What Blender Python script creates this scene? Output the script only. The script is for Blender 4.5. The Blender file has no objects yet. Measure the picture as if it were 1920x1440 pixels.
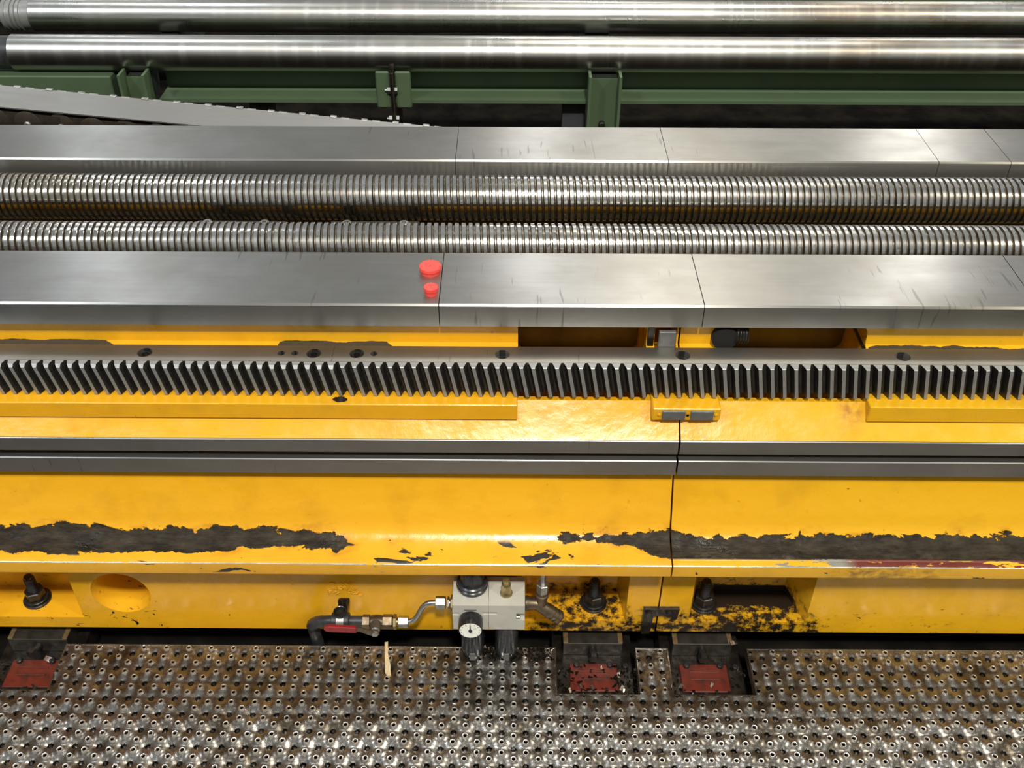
import bpy, bmesh, math, random
import numpy as np
from mathutils import Vector, Matrix
R = math.radians
random.seed(7)
scene = bpy.context.scene
COL = scene.collection

# ------------------------------------------------------------------ camera
PITCH = R(38.6); H = 1.68
cam = bpy.data.cameras.new('camera'); camo = bpy.data.objects.new('camera', cam); COL.objects.link(camo)
cam.sensor_width = 36; cam.lens = 1900 / 1920 * 36; cam.shift_x = 9.5 / 1920; cam.clip_start = 0.02; cam.clip_end = 200
F = Vector((-0.0058, math.cos(PITCH), -math.sin(PITCH))).normalized()
U = Vector((-0.0057, math.sin(PITCH), math.cos(PITCH)))
U = (U - F * U.dot(F)).normalized()
Rt = F.cross(U)
camo.matrix_world = Matrix(((Rt.x, U.x, -F.x, 0), (Rt.y, U.y, -F.y, 0), (Rt.z, U.z, -F.z, H), (0, 0, 0, 1)))
scene.camera = camo

# ------------------------------------------------------------------ light
w = bpy.data.worlds.new('hall'); scene.world = w; w.use_nodes = True
w.node_tree.nodes['Background'].inputs[0].default_value = (0.30, 0.31, 0.31, 1)
w.node_tree.nodes['Background'].inputs[1].default_value = 1.0
scene.view_settings.view_transform = 'Standard'; scene.view_settings.look = 'None'
scene.view_settings.exposure = 0.0; scene.view_settings.gamma = 1.0
scene.view_settings.use_curve_mapping = False

def lamp(x, y, z, power, col=(1, 0.95, 0.86), size=0.7, sy=None):
    l = bpy.data.lights.new('ceiling_lamp', 'AREA'); l.energy = power; l.color = col
    l.shape = 'RECTANGLE'; l.size = size; l.size_y = sy or size
    o = bpy.data.objects.new('ceiling_lamp', l); COL.objects.link(o); o.location = (x, y, z)
    return o
WARM = (1, 0.93, 0.72); COOL = (0.86, 0.93, 1.0)
# lamp row over the aisle behind the viewer
lamp(0.5, -3.0, 7.2, 740, (1, 0.96, 0.88), 0.5)
lamp(-5.0, -2.5, 7.5, 320, COOL, 0.6)
lamp(6.0, -2.5, 7.5, 320, WARM, 0.6)
# row over the bed
lamp(1.6, 4.5, 7.5, 260, (1, .95, .84), 0.7)
lamp(-3.2, 4.5, 7.5, 80, COOL, 0.9)
lamp(6.5, 4.5, 7.5, 80, COOL, 0.9)
# far rows
lamp(1.5, 10.5, 7.5, 48, (1, .97, .9), 1.0)
lamp(5.0, 10.5, 7.5, 60, (1, .97, .92), 1.0)
lamp(-5.0, 10.5, 7.5, 18, (1, .97, .92), 1.0)
lamp(0.3, 15.4, 7.5, 160, (1, 1, 1), 0.7)
lamp(6.5, 15.4, 7.5, 240, (1, .98, .94), 0.8)
lamp(-7.0, 15.4, 7.5, 90, COOL, 1.0)

# ------------------------------------------------------------------ node helpers
class G:
    def __init__(s, name):
        s.m = bpy.data.materials.new(name); s.m.use_nodes = True
        s.nt = s.m.node_tree; s.b = s.nt.nodes['Principled BSDF']
        s._c = None
    def n(s, t, **kw):
        x = s.nt.nodes.new(t)
        for k, v in kw.items(): setattr(x, k, v)
        return x
    def put(s, sock, v):
        if v is None: return
        if hasattr(v, 'is_output') or hasattr(v, 'links'): s.nt.links.new(v, sock)
        elif isinstance(v, (tuple, list)): sock.default_value = tuple(v) + ((1,) if len(v) == 3 and len(sock.default_value) == 4 else ())
        else: sock.default_value = v
    def co(s):
        if s._c is None: s._c = s.n('ShaderNodeTexCoord').outputs['Object']
        return s._c
    def xyz(s):
        x = s.n('ShaderNodeSeparateXYZ'); s.put(x.inputs[0], s.co()); return x.outputs
    def mp(s, scale):
        x = s.n('ShaderNodeMapping'); s.put(x.inputs[0], s.co()); x.inputs['Scale'].default_value = scale; return x.outputs[0]
    def noise(s, scale, detail=4, rough=.55, vec=None, dist=0):
        x = s.n('ShaderNodeTexNoise'); s.put(x.inputs['Vector'], vec if vec is not None else s.co())
        x.inputs['Scale'].default_value = scale; x.inputs['Detail'].default_value = detail
        x.inputs['Roughness'].default_value = rough; x.inputs['Distortion'].default_value = dist
        return x.outputs['Fac']
    def math(s, op, a, b=None, c=None, clamp=False):
        x = s.n('ShaderNodeMath', operation=op, use_clamp=clamp); s.put(x.inputs[0], a); s.put(x.inputs[1], b)
        if c is not None: s.put(x.inputs[2], c)
        return x.outputs[0]
    def step(s, v, lo, hi, a=0., b=1.):
        x = s.n('ShaderNodeMapRange', clamp=True); s.put(x.inputs[0], v)
        x.inputs[1].default_value = lo; x.inputs[2].default_value = hi; x.inputs[3].default_value = a; x.inputs[4].default_value = b
        return x.outputs[0]
    def mix(s, f, a, b):
        x = s.n('ShaderNodeMix', data_type='RGBA'); s.put(x.inputs[0], f); s.put(x.inputs[6], a); s.put(x.inputs[7], b); return x.outputs[2]
    def mixf(s, f, a, b):
        x = s.n('ShaderNodeMix', data_type='FLOAT'); s.put(x.inputs[0], f); s.put(x.inputs[2], a); s.put(x.inputs[3], b); return x.outputs[0]
    def ramp(s, v, x0, x1, pts):
        t = s.step(v, x0, x1); r = s.n('ShaderNodeValToRGB'); s.put(r.inputs[0], t)
        e = r.color_ramp.elements
        while len(e) < len(pts): e.new(0.5)
        for el, (p, val) in zip(e, sorted(pts)):
            el.position = (p - x0) / (x1 - x0); el.color = (val, val, val, 1)
        for el, (p, val) in zip(e, sorted(pts)): el.position = (p - x0) / (x1 - x0); el.color = (val, val, val, 1)
        return r.outputs[0]
    def bump(s, h, strength=.3, dist=.002, prev=None):
        x = s.n('ShaderNodeBump'); s.put(x.inputs['Height'], h); x.inputs['Strength'].default_value = strength
        x.inputs['Distance'].default_value = dist; s.put(x.inputs['Normal'], prev); return x.outputs[0]
    def out(s, col=None, rough=None, metal=None, normal=None, **kw):
        s.put(s.b.inputs['Base Color'], col); s.put(s.b.inputs['Roughness'], rough); s.put(s.b.inputs['Metallic'], metal)
        s.put(s.b.inputs['Normal'], normal)
        for k, v in kw.items(): s.put(s.b.inputs[k], v)
        return s.m

def simple(name, base, dark, scale=30, rough=.5, metal=0., lo=.4, hi=.7, bump=.1, bscale=120, bdist=.001, rvar=.15, stretch=None):
    g = G(name); v = g.mp(stretch) if stretch else g.co()
    n = g.noise(scale, 5, .6, v); f = g.step(n, lo, hi)
    b = g.bump(g.noise(bscale, 3, .5, v), bump, bdist)
    return g.out(g.mix(f, base, dark), g.mixf(f, rough, min(1, rough + rvar)), metal, b)

# ------------------------------------------------------------------ materials
def yellow_paint():
    g = G('yellow_paint'); x, y, z = g.xyz()
    big = g.noise(2.2, 3); mid = g.noise(14, 4); fine = g.noise(70, 5, .6)
    base = g.mix(g.step(big, .3, .7), (.76, .385, .014), (.72, .35, .012))
    base = g.mix(g.math('MULTIPLY', g.step(mid, .48, .8), .42), base, (.62, .29, .008))
    # greenish ageing towards the right section
    base = g.mix(g.math('MULTIPLY', g.step(x, .25, .6), .45), base, (.70, .40, .012))
    # edge chips all over
    ch = g.noise(46, 5, .62, None, .6); dens = g.noise(5, 2)
    chip = g.math('MULTIPLY', g.step(ch, .705, .725), g.step(dens, .42, .56))
    # long chips on the nose face
    nz = g.math('MULTIPLY', g.step(z, .238, .24), g.step(z, .29, .285))
    lch = g.math('MULTIPLY', g.step(g.noise(26, 4, .6, g.mp((.45, 1, 1)), .5), .645, .66), nz)
    chip = g.math('MAXIMUM', chip, lch)
    # knocks round the hand hole and along the right-hand plinth
    reg = g.math('MULTIPLY', g.ramp(x, -1.2, 1.2, [(-1.2, .5), (-.98, .8), (-.86, 1), (-.72, 1), (-.66, .1), (.55, .1), (.62, .8), (1.2, .7)]), g.math('MULTIPLY', g.step(z, .145, .06), g.step(z, .24, .236)))
    kn = g.step(g.math('ADD', g.noise(62, 4, .6, g.mp((.7, 1, 1)), .8), g.math('MULTIPLY', reg, .10)), .735, .75)
    chip = g.math('MAXIMUM', chip, g.math('MULTIPLY', kn, g.step(reg, .02, .03)))
    # one flake gone below the rack joint
    fx = g.math('DIVIDE', g.math('SUBTRACT', x, -.300), .016); fy = g.math('DIVIDE', g.math('SUBTRACT', y, 1.358), .010)
    fl = g.math('ADD', g.math('ADD', g.math('MULTIPLY', fx, fx), g.math('MULTIPLY', fy, fy)), g.math('MULTIPLY', g.noise(120, 3), 1.3))
    chip = g.math('MAXIMUM', chip, g.math('MULTIPLY', g.step(fl, 1.32, 1.28), g.step(z, .555, .556)))
    chip = g.math('MULTIPLY', chip, g.step(z, .60, .59))
    # rust run under the right-hand window
    rx = g.math('ABSOLUTE', g.math('SUBTRACT', x, .592)); rs = g.math('MULTIPLY', g.step(rx, .030, .006), g.math('MULTIPLY', g.step(z, .500, .53), g.step(z, .56, .555)))
    base = g.mix(g.math('MULTIPLY', rs, g.step(g.noise(45, 5, .7), .40, .62, .1, .85)), base, (.34, .13, .012))
    # worn tread on the slope above the nose: a band whose middle and half width follow x
    rowv = g.math('ADD', g.math('MULTIPLY', g.math('SUBTRACT', 1.302, y), 1230.), 985.)     # row measure across the slope
    rowv = g.math('SUBTRACT', rowv, g.math('MULTIPLY', g.step(z, .305, .345), 34.))
    S = lambda p: (p - 960) * 1.0e-3
    mid_pts = [(0, 1018), (90, 1017), (130, 1015), (250, 1019), (370, 1018), (450, 1012), (560, 1011), (640, 1016), (668, 1022), (720, 1013), (1010, 1006),
               (1060, 1006), (1140, 1006), (1200, 1014), (1250, 1022), (1290, 1030), (1340, 1032), (1500, 1031), (1920, 1030)]
    hw_pts = [(0, 26), (90, 27), (130, 31), (250, 25), (370, 25), (450, 19), (560, 16), (640, 17), (668, 2), (700, -12), (730, -2), (760, -12), (930, -5), (960, -14), (1010, -6),
              (1060, 5), (1140, 7), (1200, 17), (1250, 33), (1290, 31), (1340, 31), (1500, 33), (1920, 32)]
    mid_r = g.math('MULTIPLY', g.ramp(x, S(0), S(1920), [(S(p), v / 1100.) for p, v in mid_pts]), 1100.)
    hw_r = g.math('SUBTRACT', g.math('MULTIPLY', g.ramp(x, S(0), S(1920), [(S(p), (v + 20) / 60.) for p, v in hw_pts]), 60.), 20.)
    jit = g.math('MULTIPLY', g.math('SUBTRACT', g.noise(38, 6, .62, g.mp((.7, 1, 1)), .4), .5), 46.)
    d = g.math('ADD', g.math('SUBTRACT', hw_r, g.math('ABSOLUTE', g.math('SUBTRACT', rowv, mid_r))), jit)
    worn = g.math('MULTIPLY', g.step(d, -.6, .6), g.math('MULTIPLY', g.step(z, .2745, .2755), g.step(z, .36, .355)))
    # rust blush around the tread in the middle
    blush = g.math('MULTIPLY', g.step(d, -16, -2), g.math('MULTIPLY', g.step(z, .2745, .2755), g.step(g.noise(30, 4, .6, g.mp((.5, 1, 1))), .5, .62)))
    base = g.mix(g.math('MULTIPLY', blush, .6), base, (.42, .16, .008))
    # worn nose top on the far right: bare grey and red oxide
    nt = g.math('MULTIPLY', g.math('MULTIPLY', g.step(y, 1.252, 1.2515), g.step(z, .2705, .271)), 1.)
    nn = g.noise(90, 4, .6, g.mp((.25, 1, 1)))
    bare = g.math('MULTIPLY', nt, g.step(g.math('ADD', nn, g.step(x, .40, .60, -.35, .10)), .49, .51))
    red = g.math('MULTIPLY', g.step(x, .60, .63), 1.)
    # worn bright edge on the nose
    edge = g.math('MULTIPLY', g.math('MULTIPLY', g.step(y, 1.2369, 1.2366), g.step(z, .2703, .2706)), g.step(g.noise(40, 3, .6), .34, .40))
    # dark bare patch on the ledge behind the rack
    lg = g.math('MULTIPLY', g.step(z, .60, .605), g.step(z, .66, .655))
    lh = g.ramp(x, -1.2, 1.2, [(-1.2, .45), (-.72, .45), (-.66, .0), (-.44, .0), (-.41, .45), (-.22, .42), (-.19, .0), (.60, .0), (.625, .40), (1.2, .35)])
    ledge = g.math('MULTIPLY', lg, g.step(g.math('SUBTRACT', g.math('ADD', .600, g.math('MULTIPLY', lh, .044)), g.math('SUBTRACT', z, g.math('MULTIPLY', g.math('SUBTRACT', g.noise(26, 3), .5), .008))), -.0003, .0003))
    # oily grime low on the plinth round the pockets
    low = g.math('MULTIPLY', g.step(z, .10, .02), g.ramp(x, -1.2, 1.2, [(-1.2, .25), (-.85, .1), (-.3, .0), (.0, .35), (.1, .75), (.3, .7), (.45, .9), (.60, .75), (.66, .25), (1.2, .18)]))
    gn = g.noise(55, 6, .7)
    grime = g.step(g.math('ADD', g.math('MULTIPLY', low, .36), gn), .66, .80)
    soft = g.step(g.math('ADD', g.math('MULTIPLY', low, .3), g.noise(12, 4)), .52, .85)
    base = g.mix(g.math('MULTIPLY', soft, .45), base, (.36, .18, .008))
    # oil pool at the back of the right-hand pocket
    px_ = g.math('MULTIPLY', g.step(x, .40, .42), g.step(x, .585, .575))
    pl = g.math('ADD', y, g.math('MULTIPLY', g.noise(28, 5, .65, None, .5), .035))
    pool = g.math('MULTIPLY', g.math('MULTIPLY', px_, g.step(z, .050, .048)), g.math('MULTIPLY', g.step(pl, 1.356, 1.358), g.step(z, .028, .030)))
    sc2 = g.math('MULTIPLY', nz, g.math('MULTIPLY', g.ramp(x, -1.2, 1.2, [(-1.2, 0), (.56, 0), (.62, 1), (.75, 1), (.80, 0), (1.2, 0)]), g.step(g.noise(60, 5, .7, g.mp((.7, 1, 1)), .6), .42, .62)))
    base = g.mix(g.math('MULTIPLY', sc2, .8), base, (.14, .065, .010))
    dark = g.math('MAXIMUM', chip, g.math('MAXIMUM', grime, pool))
    wcol = g.mix(g.step(g.noise(60, 6, .7, g.mp((.35, 1, 1))), .4, .68), (.014, .010, .006), (.050, .038, .023))
    wcol = g.mix(g.math('MULTIPLY', g.step(g.noise(9, 5, .7), .60, .72), .5), wcol, (.14, .125, .09))
    col = g.mix(dark, base, (.018, .012, .008))
    col = g.mix(worn, col, wcol)
    col = g.mix(ledge, col, (.055, .043, .030))
    col = g.mix(bare, col, g.mix(red, (.22, .21, .17), (.13, .022, .014)))
    col = g.mix(edge, col, (.42, .40, .33))
    r = g.mixf(dark, g.step(g.noise(20, 3), .3, .7, .17, .32), .35)
    r = g.mixf(worn, r, g.step(g.noise(24, 4), .5, .7, .60, .18))
    hgt = g.math('ADD', g.math('MULTIPLY', g.noise(7, 4, .5, g.mp((.6, 1, 1))), 1.), g.math('MULTIPLY', fine, .12))
    b = g.bump(hgt, .34, .010)
    b = g.bump(g.math('MAXIMUM', chip, worn), -.5, .0012, b)
    b = g.bump(g.math('MULTIPLY', worn, g.noise(55, 5, .65, g.mp((.4, 1, 1)))), .8, .004, b)
    return g.out(col, r, g.math('MULTIPLY', edge, .6), b, **{'Specular IOR Level': g.mixf(worn, .5, .15)})

def ground_steel(name, base=(.40, .39, .37), rough=.31, aniso=.75, tint=(.29, .278, .25), rot=0.25, strk=1.):
    g = G(name)
    st = g.noise(90, 4, .6, g.mp((.03, 1, 1))); cl = g.noise(5, 4, .55); sm = g.noise(22, 5, .6, g.mp((.4, 1, 1)))
    col = g.mix(g.step(cl, .35, .7), base, tint)
    col = g.mix(g.math('MULTIPLY', g.step(st, .45, .75), .35 * strk), col, (.30, .29, .27))
    col = g.mix(g.math('MULTIPLY', g.step(sm, .50, .80), .4 * strk), col, (.22, .20, .17))
    # faint slanting scratches
    sc_ = g.math('MULTIPLY', g.noise(9, 2, .4, g.mp((16., 1.2, 1.2)), .4), g.step(g.noise(2.2, 2), .35, .6, .8, 1.08))
    col = g.mix(g.math('MULTIPLY', g.step(sc_, .71, .76), .45 * strk), col, (.10, .095, .085))
    r = g.math('ADD', g.step(cl, .2, .8, rough - .03, rough + .04), g.math('MULTIPLY', g.step(sm, .3, .8), .05))
    tg = g.n('ShaderNodeTangent', direction_type='UV_MAP')
    b = g.bump(st, .05, .0006)
    return g.out(col, r, 1.0, b, **{'Anisotropic': aniso, 'Anisotropic Rotation': rot, 'Tangent': tg.outputs[0]})

def bar_steel():
    g = G('drawn_bar_steel')
    cl = g.noise(4, 5, .6, g.mp((1, 2, 2))); st = g.noise(60, 4, .6, g.mp((.04, 1, 1))); vs = g.noise(16, 4, .6, g.mp((2.4, .2, .2)))
    col = g.mix(g.step(cl, .35, .7), (.58, .57, .54), (.44, .42, .38))
    col = g.mix(g.math('MULTIPLY', g.step(st, .5, .7), .4), col, (.34, .32, .28))
    x, y, z = g.xyz()
    rust = g.math('MULTIPLY', g.step(x, .35, 1.4), g.step(g.noise(7, 5, .6, g.mp((.5, 2, 2))), .42, .62))
    col = g.mix(g.math('MULTIPLY', rust, .7), col, (.27, .17, .08))
    r = g.math('ADD', g.step(cl, .3, .7, .24, .34), g.math('MULTIPLY', g.step(vs, .50, .75), .08))
    return g.out(col, r, 1.0, g.bump(st, .05, .0006))

def screw_steel():
    g = G('ball_screw_steel'); x, y, z = g.xyz()
    cl = g.noise(6, 4); oil = g.step(g.noise(3.5, 4, .6), .42, .62)
    left = g.step(x, -.3, -1.0)
    col = g.mix(g.math('MULTIPLY', oil, g.math('ADD', .25, g.math('MULTIPLY', left, .5))), (.68, .67, .65), (.42, .36, .25))
    gr = g.math('MULTIPLY', g.step(g.noise(120, 3), .6, .7), .5)
    col = g.mix(gr, col, (.16, .13, .09))
    return g.out(col, g.step(cl, .3, .7, .14, .24), 1.0)

def grating_steel():
    g = G('galvanised_grating')
    sp = g.noise(260, 4, .7); cl = g.noise(16, 5, .65); lo = g.noise(3, 3)
    col = g.mix(g.step(cl, .36, .66), (.34, .325, .30), (.085, .067, .044))
    col = g.mix(g.math('MULTIPLY', g.step(lo, .5, .7), .35), col, (.07, .055, .036))
    r = g.math('ADD', g.step(sp, .35, .65, .15, .34), g.step(cl, .4, .7, 0, .10))
    return g.out(col, r, .92, g.bump(sp, .22, .0007))

YEL = yellow_paint()
WAY = ground_steel('ground_slideway_steel')
WAYFACE = ground_steel('ground_guide_steel', (.34, .335, .33), .36, .5, (.25, .245, .235))
RACKM = ground_steel('gear_rack_steel', (.52, .51, .49), .44, .2, (.33, .31, .26), 0, .7)
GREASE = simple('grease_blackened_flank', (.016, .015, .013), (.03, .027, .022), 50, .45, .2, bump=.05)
TOOTHM = simple('gear_tooth_steel', (.30, .30, .295), (.24, .235, .225), 40, .38, .45, bump=.03)
GROOVE = simple('oily_screw_groove', (.30, .27, .22), (.10, .08, .05), 30, .25, .95)
BAR = bar_steel(); SCREW = screw_steel(); GRAT = grating_steel()
RIM = simple('worn_rim_steel', (.86, .84, .80), (.48, .44, .38), 90, .24, .95, .45, .75)
GREEN = simple('green_frame_paint', (.082, .125, .064), (.066, .104, .054), 6, .42, 0., bump=.05)
GREEND = simple('green_web_paint', (.085, .15, .058), (.07, .125, .055), 8, .42, 0., bump=.05)
BLACK = simple('black_plastic', (.010, .010, .012), (.022, .022, .024), 30, .22, 0., bump=.05)
BOWL = simple('smoked_bowl_plastic', (.012, .014, .018), (.022, .024, .028), 24, .20, 0., bump=.02)
RUBBER = simple('black_hose_rubber', (.020, .021, .023), (.045, .045, .045), 40, .36, 0., bump=.1)
OILY = simple('oily_black_iron', (.010, .008, .007), (.030, .023, .015), 30, .24, .2, bump=.5, bscale=60, bdist=.003)
NUTM = simple('oiled_bolt_steel', (.075, .072, .068), (.03, .027, .024), 60, .28, .8, bump=.2)
BLOCK = simple('dark_wedge_steel', (.075, .065, .050), (.03, .026, .02), 40, .30, .6, bump=.15)
RUSTY = simple('rusty_end_steel', (.17, .105, .045), (.05, .035, .02), 60, .5, .3, bump=.3)
REDPL = simple('red_oxide_plate', (.125, .020, .012), (.035, .012, .008), 60, .34, 0., .46, .72, bump=.2)
REDCAP = simple('red_plastic', (.78, .060, .045), (.72, .05, .04), 60, .42, 0., bump=.03)
REDGRIP = simple('red_grip_vinyl', (.26, .012, .014), (.18, .010, .010), 60, .3, 0., bump=.05)
ALU = simple('grey_die_cast_paint', (.46, .44, .38), (.36, .34, .28), 16, .45, 0., .45, .8, bump=.05)
ALUD = simple('dark_grey_die_cast_paint', (.15, .14, .12), (.10, .095, .08), 16, .5, 0.)  # darker grey for the mounting foot and label plate
DIAL = simple('white_dial', (.85, .83, .75), (.60, .55, .42), 90, .35, 0., .58, .68, bump=.0)
BRASS = simple('oily_brass', (.50, .40, .18), (.20, .14, .06), 60, .25, .9)
BRONZE = simple('dirty_bronze', (.20, .15, .095), (.085, .062, .04), 50, .34, .8, bump=.15)
ZINC = simple('zinc_plated_steel', (.44, .44, .43), (.26, .25, .23), 50, .28, .95)
TUBE = simple('steel_tube', (.50, .50, .49), (.32, .31, .29), 30, .28, 1.)
WOOD = simple('split_wood', (.62, .50, .29), (.36, .27, .14), 60, .7, 0., bump=.4, stretch=(6, .5, 1))
TROUGH = simple('oily_trough_paint', (.10, .062, .012), (.035, .026, .012), 8, .35, 0., .35, .6, bump=.2)
DARKFL = simple('oily_dark_floor', (.006, .0055, .005), (.014, .012, .010), 9, .6, 0., bump=.4, bscale=25, bdist=.01)
CHAINM = simple('dull_chain_cover_steel', (.40, .39, .37), (.32, .31, .29), 8, .40, .9, stretch=(.3, 1, 1))
CHAIND = simple('dark_chain_link_steel', (.10, .08, .06), (.05, .04, .03), 40, .4, .7)
PLATEG = simple('grey_pad', (.14, .14, .135), (.10, .10, .095), 60, .45, .3)
GREYFT = simple('grey_foot_paint', (.055, .057, .06), (.04, .04, .042), 12, .6, 0.)
CHIP = simple('bright_swarf', (.75, .74, .72), (.5, .48, .45), 60, .22, 1.)

DARKFL.node_tree.nodes['Principled BSDF'].inputs['Specular IOR Level'].default_value = 0.
DIRT = simple('wet_black_dirt', (.005, .004, .003), (.016, .012, .009), 90, .14, 0., bump=.5, bscale=300, bdist=.002)
VOID = simple('painted_hole_black', (.004, .0035, .003), (.006, .005, .004), 9, .9, 0.)  # near-black that paints the dark of the window opening
SADDLE = simple('dark_saddle', (.02, .025, .018), (.012, .014, .010), 9, .6, 0.)
WINSHADE = simple('shade_darkened_yellow', (.20, .125, .006), (.11, .07, .006), 9, .40, 0.)  # yellow darkened to paint in the shade of the window recesses

# ------------------------------------------------------------------ mesh helpers
class MB:
    def __init__(s): s.v = []; s.f = []
    def add(s, vs, fs):
        o = len(s.v); s.v += [tuple(v) for v in vs]; s.f += [tuple(i + o for i in f) for f in fs]; return s
    def box(s, x0, x1, y0, y1, z0, z1):
        return s.add([(x, y, z) for x in (x0, x1) for y in (y0, y1) for z in (z0, z1)],
                     [(0, 1, 3, 2), (4, 6, 7, 5), (0, 4, 5, 1), (2, 3, 7, 6), (0, 2, 6, 4), (1, 5, 7, 3)])
    def rev(s, p, d, prof, n=24, cap0=True, cap1=True, ph=0.):
        """revolve (t, r) pairs about the axis from p along d"""
        p = Vector(p); d = Vector(d).normalized(); a = d.orthogonal().normalized() if abs(d.z) < .9 else Vector((1, 0, 0)); b = d.cross(a)
        if abs(d.z) >= .9: a = Vector((1, 0, 0)); b = d.cross(a).normalized()
        vs = []; fs = []
        for t, r in prof:
            for k in range(n):
                q = 2 * math.pi * k / n + ph; vs.append(p + d * t + a * (r * math.cos(q)) + b * (r * math.sin(q)))
        for i in range(len(prof) - 1):
            for k in range(n):
                k2 = (k + 1) % n; fs.append((i * n + k, i * n + k2, (i + 1) * n + k2, (i + 1) * n + k))
        if cap0: fs.append(tuple(range(n - 1, -1, -1)))
        if cap1: fs.append(tuple((len(prof) - 1) * n + k for k in range(n)))
        return s.add(vs, fs)
    def cyl(s, p, d, r, L, n=24, ch=0.):
        if ch: return s.rev(p, d, [(0, r - ch), (ch, r), (L - ch, r), (L, r - ch)], n)
        return s.rev(p, d, [(0, r), (L, r)], n)
    def hexn(s, p, d, af, L, ph=0., ch=.12):
        r = af / math.sqrt(3); c = r * ch
        return s.rev(p, d, [(0, r - c), (c * .6, r), (L - c * .6, r), (L, r - c)], 6, ph=ph)
    def tube(s, path, r, n=14, cap=True):
        pts = [Vector(p) for p in path]; vs = []; fs = []; up = None
        for i, p in enumerate(pts):
            t = (pts[min(i + 1, len(pts) - 1)] - pts[max(i - 1, 0)]).normalized()
            if up is None: up = t.orthogonal().normalized()
            up = (up - t * up.dot(t)).normalized(); b = t.cross(up)
            rr = r[i] if isinstance(r, (list, tuple)) else r
            for k in range(n):
                q = 2 * math.pi * k / n; vs.append(p + up * (rr * math.cos(q)) + b * (rr * math.sin(q)))
        for i in range(len(pts) - 1):
            for k in range(n):
                k2 = (k + 1) % n; fs.append((i * n + k, i * n + k2, (i + 1) * n + k2, (i + 1) * n + k))
        if cap: fs += [tuple(range(n - 1, -1, -1)), tuple((len(pts) - 1) * n + k for k in range(n))]
        return s.add(vs, fs)
    def extr(s, prof, x0, x1, nx=1):
        """closed (y, z) outline swept along x"""
        n = len(prof); vs = []; fs = []
        for i in range(nx + 1):
            x = x0 + (x1 - x0) * i / nx; vs += [(x, y, z) for y, z in prof]
        for i in range(nx):
            for k in range(n):
                k2 = (k + 1) % n; fs.append((i * n + k, i * n + k2, (i + 1) * n + k2, (i + 1) * n + k))
        fs += [tuple(range(n - 1, -1, -1)), tuple(nx * n + k for k in range(n))]
        return s.add(vs, fs)
    def mesh(s, name, ang=32, uv=False, bevel=0., seg=1):
        bm = bmesh.new(); vv = [bm.verts.new(v) for v in s.v]
        for f in s.f:
            try: bm.faces.new([vv[i] for i in f])
            except ValueError: pass
        bmesh.ops.recalc_face_normals(bm, faces=bm.faces)
        if bevel: bmesh.ops.bevel(bm, geom=bm.edges[:], offset=bevel, segments=seg, affect='EDGES', clamp_overlap=True)
        me = bpy.data.meshes.new(name); bm.to_mesh(me); bm.free()
        finish(me, ang)
        if uv: xuv(me)
        return me

def finish(me, ang=32):
    me.polygons.foreach_set('use_smooth', [True] * len(me.polygons)); me.set_sharp_from_angle(angle=R(ang)); me.update()
def xuv(me):
    """u runs along the grinding direction (x)"""
    l = me.uv_layers.new(name='UVMap'); co = np.empty(len(me.vertices) * 3, 'f'); me.vertices.foreach_get('co', co); co = co.reshape(-1, 3)
    vi = np.empty(len(me.loops), 'i'); me.loops.foreach_get('vertex_index', vi); c = co[vi]
    l.data.foreach_set('uv', np.stack([c[:, 0], c[:, 1] + c[:, 2]], 1).ravel().astype('f'))

def wmat(o):
    return (wmat(o.parent) @ o.matrix_parent_inverse if o.parent else Matrix.Identity(4)) @ o.matrix_basis
def obj(name, me, mat, parent=None, local=False):
    o = bpy.data.objects.new(name, me); COL.objects.link(o)
    if mat is not None and not (len(me.materials) and me.materials[0] == mat): me.materials.clear(); me.materials.append(mat)
    if parent is not None:
        o.parent = parent
        if not local:
            o.matrix_parent_inverse = wmat(parent).inverted()
    return o
def thing(name, label, cat, loc=(0, 0, 0), group=None):
    o = bpy.data.objects.new(name, None); COL.objects.link(o); o.location = loc; o.empty_display_size = .05
    return tag(o, label, cat, group)
def tag(o, label, cat, group=None):
    o['label'] = label; o['category'] = cat
    if group: o['group'] = group
    return o
def struct(o): o['kind'] = 'structure'; return o
def box(name, x0, x1, y0, y1, z0, z1, mat, parent=None, bev=0., uv=False, local=False, seg=1):
    return obj(name, MB().box(x0, x1, y0, y1, z0, z1).mesh(name, bevel=bev, uv=uv, seg=seg), mat, parent, local)
def part(name, mb, mat, parent, ang=32, local=False, uv=False): return obj(name, mb.mesh(name, ang, uv=uv), mat, parent, local)
def copytree(o, parent=None):
    c = o.copy(); COL.objects.link(c)
    if parent is not None: c.parent = parent
    for ch in o.children: copytree(ch, c)
    return c
def cut(o, cutters, ang=32):
    cs = []
    for mb in cutters:
        c = bpy.data.objects.new('cutter', mb.mesh('cutter') if isinstance(mb, MB) else mb); COL.objects.link(c); cs.append(c)
        m = o.modifiers.new('cut', 'BOOLEAN'); m.operation = 'DIFFERENCE'; m.solver = 'EXACT'; m.object = c
    bpy.context.view_layer.update(); dg = bpy.context.evaluated_depsgraph_get()
    me = bpy.data.meshes.new_from_object(o.evaluated_get(dg)); o.modifiers.clear(); mats = [m for m in o.data.materials]
    o.data = me; me.materials.clear(); me.materials.append(mats[0])
    me.polygons.foreach_set('material_index', [0] * len(me.polygons))
    for c in cs: bpy.data.objects.remove(c)
    finish(me, ang)
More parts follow.
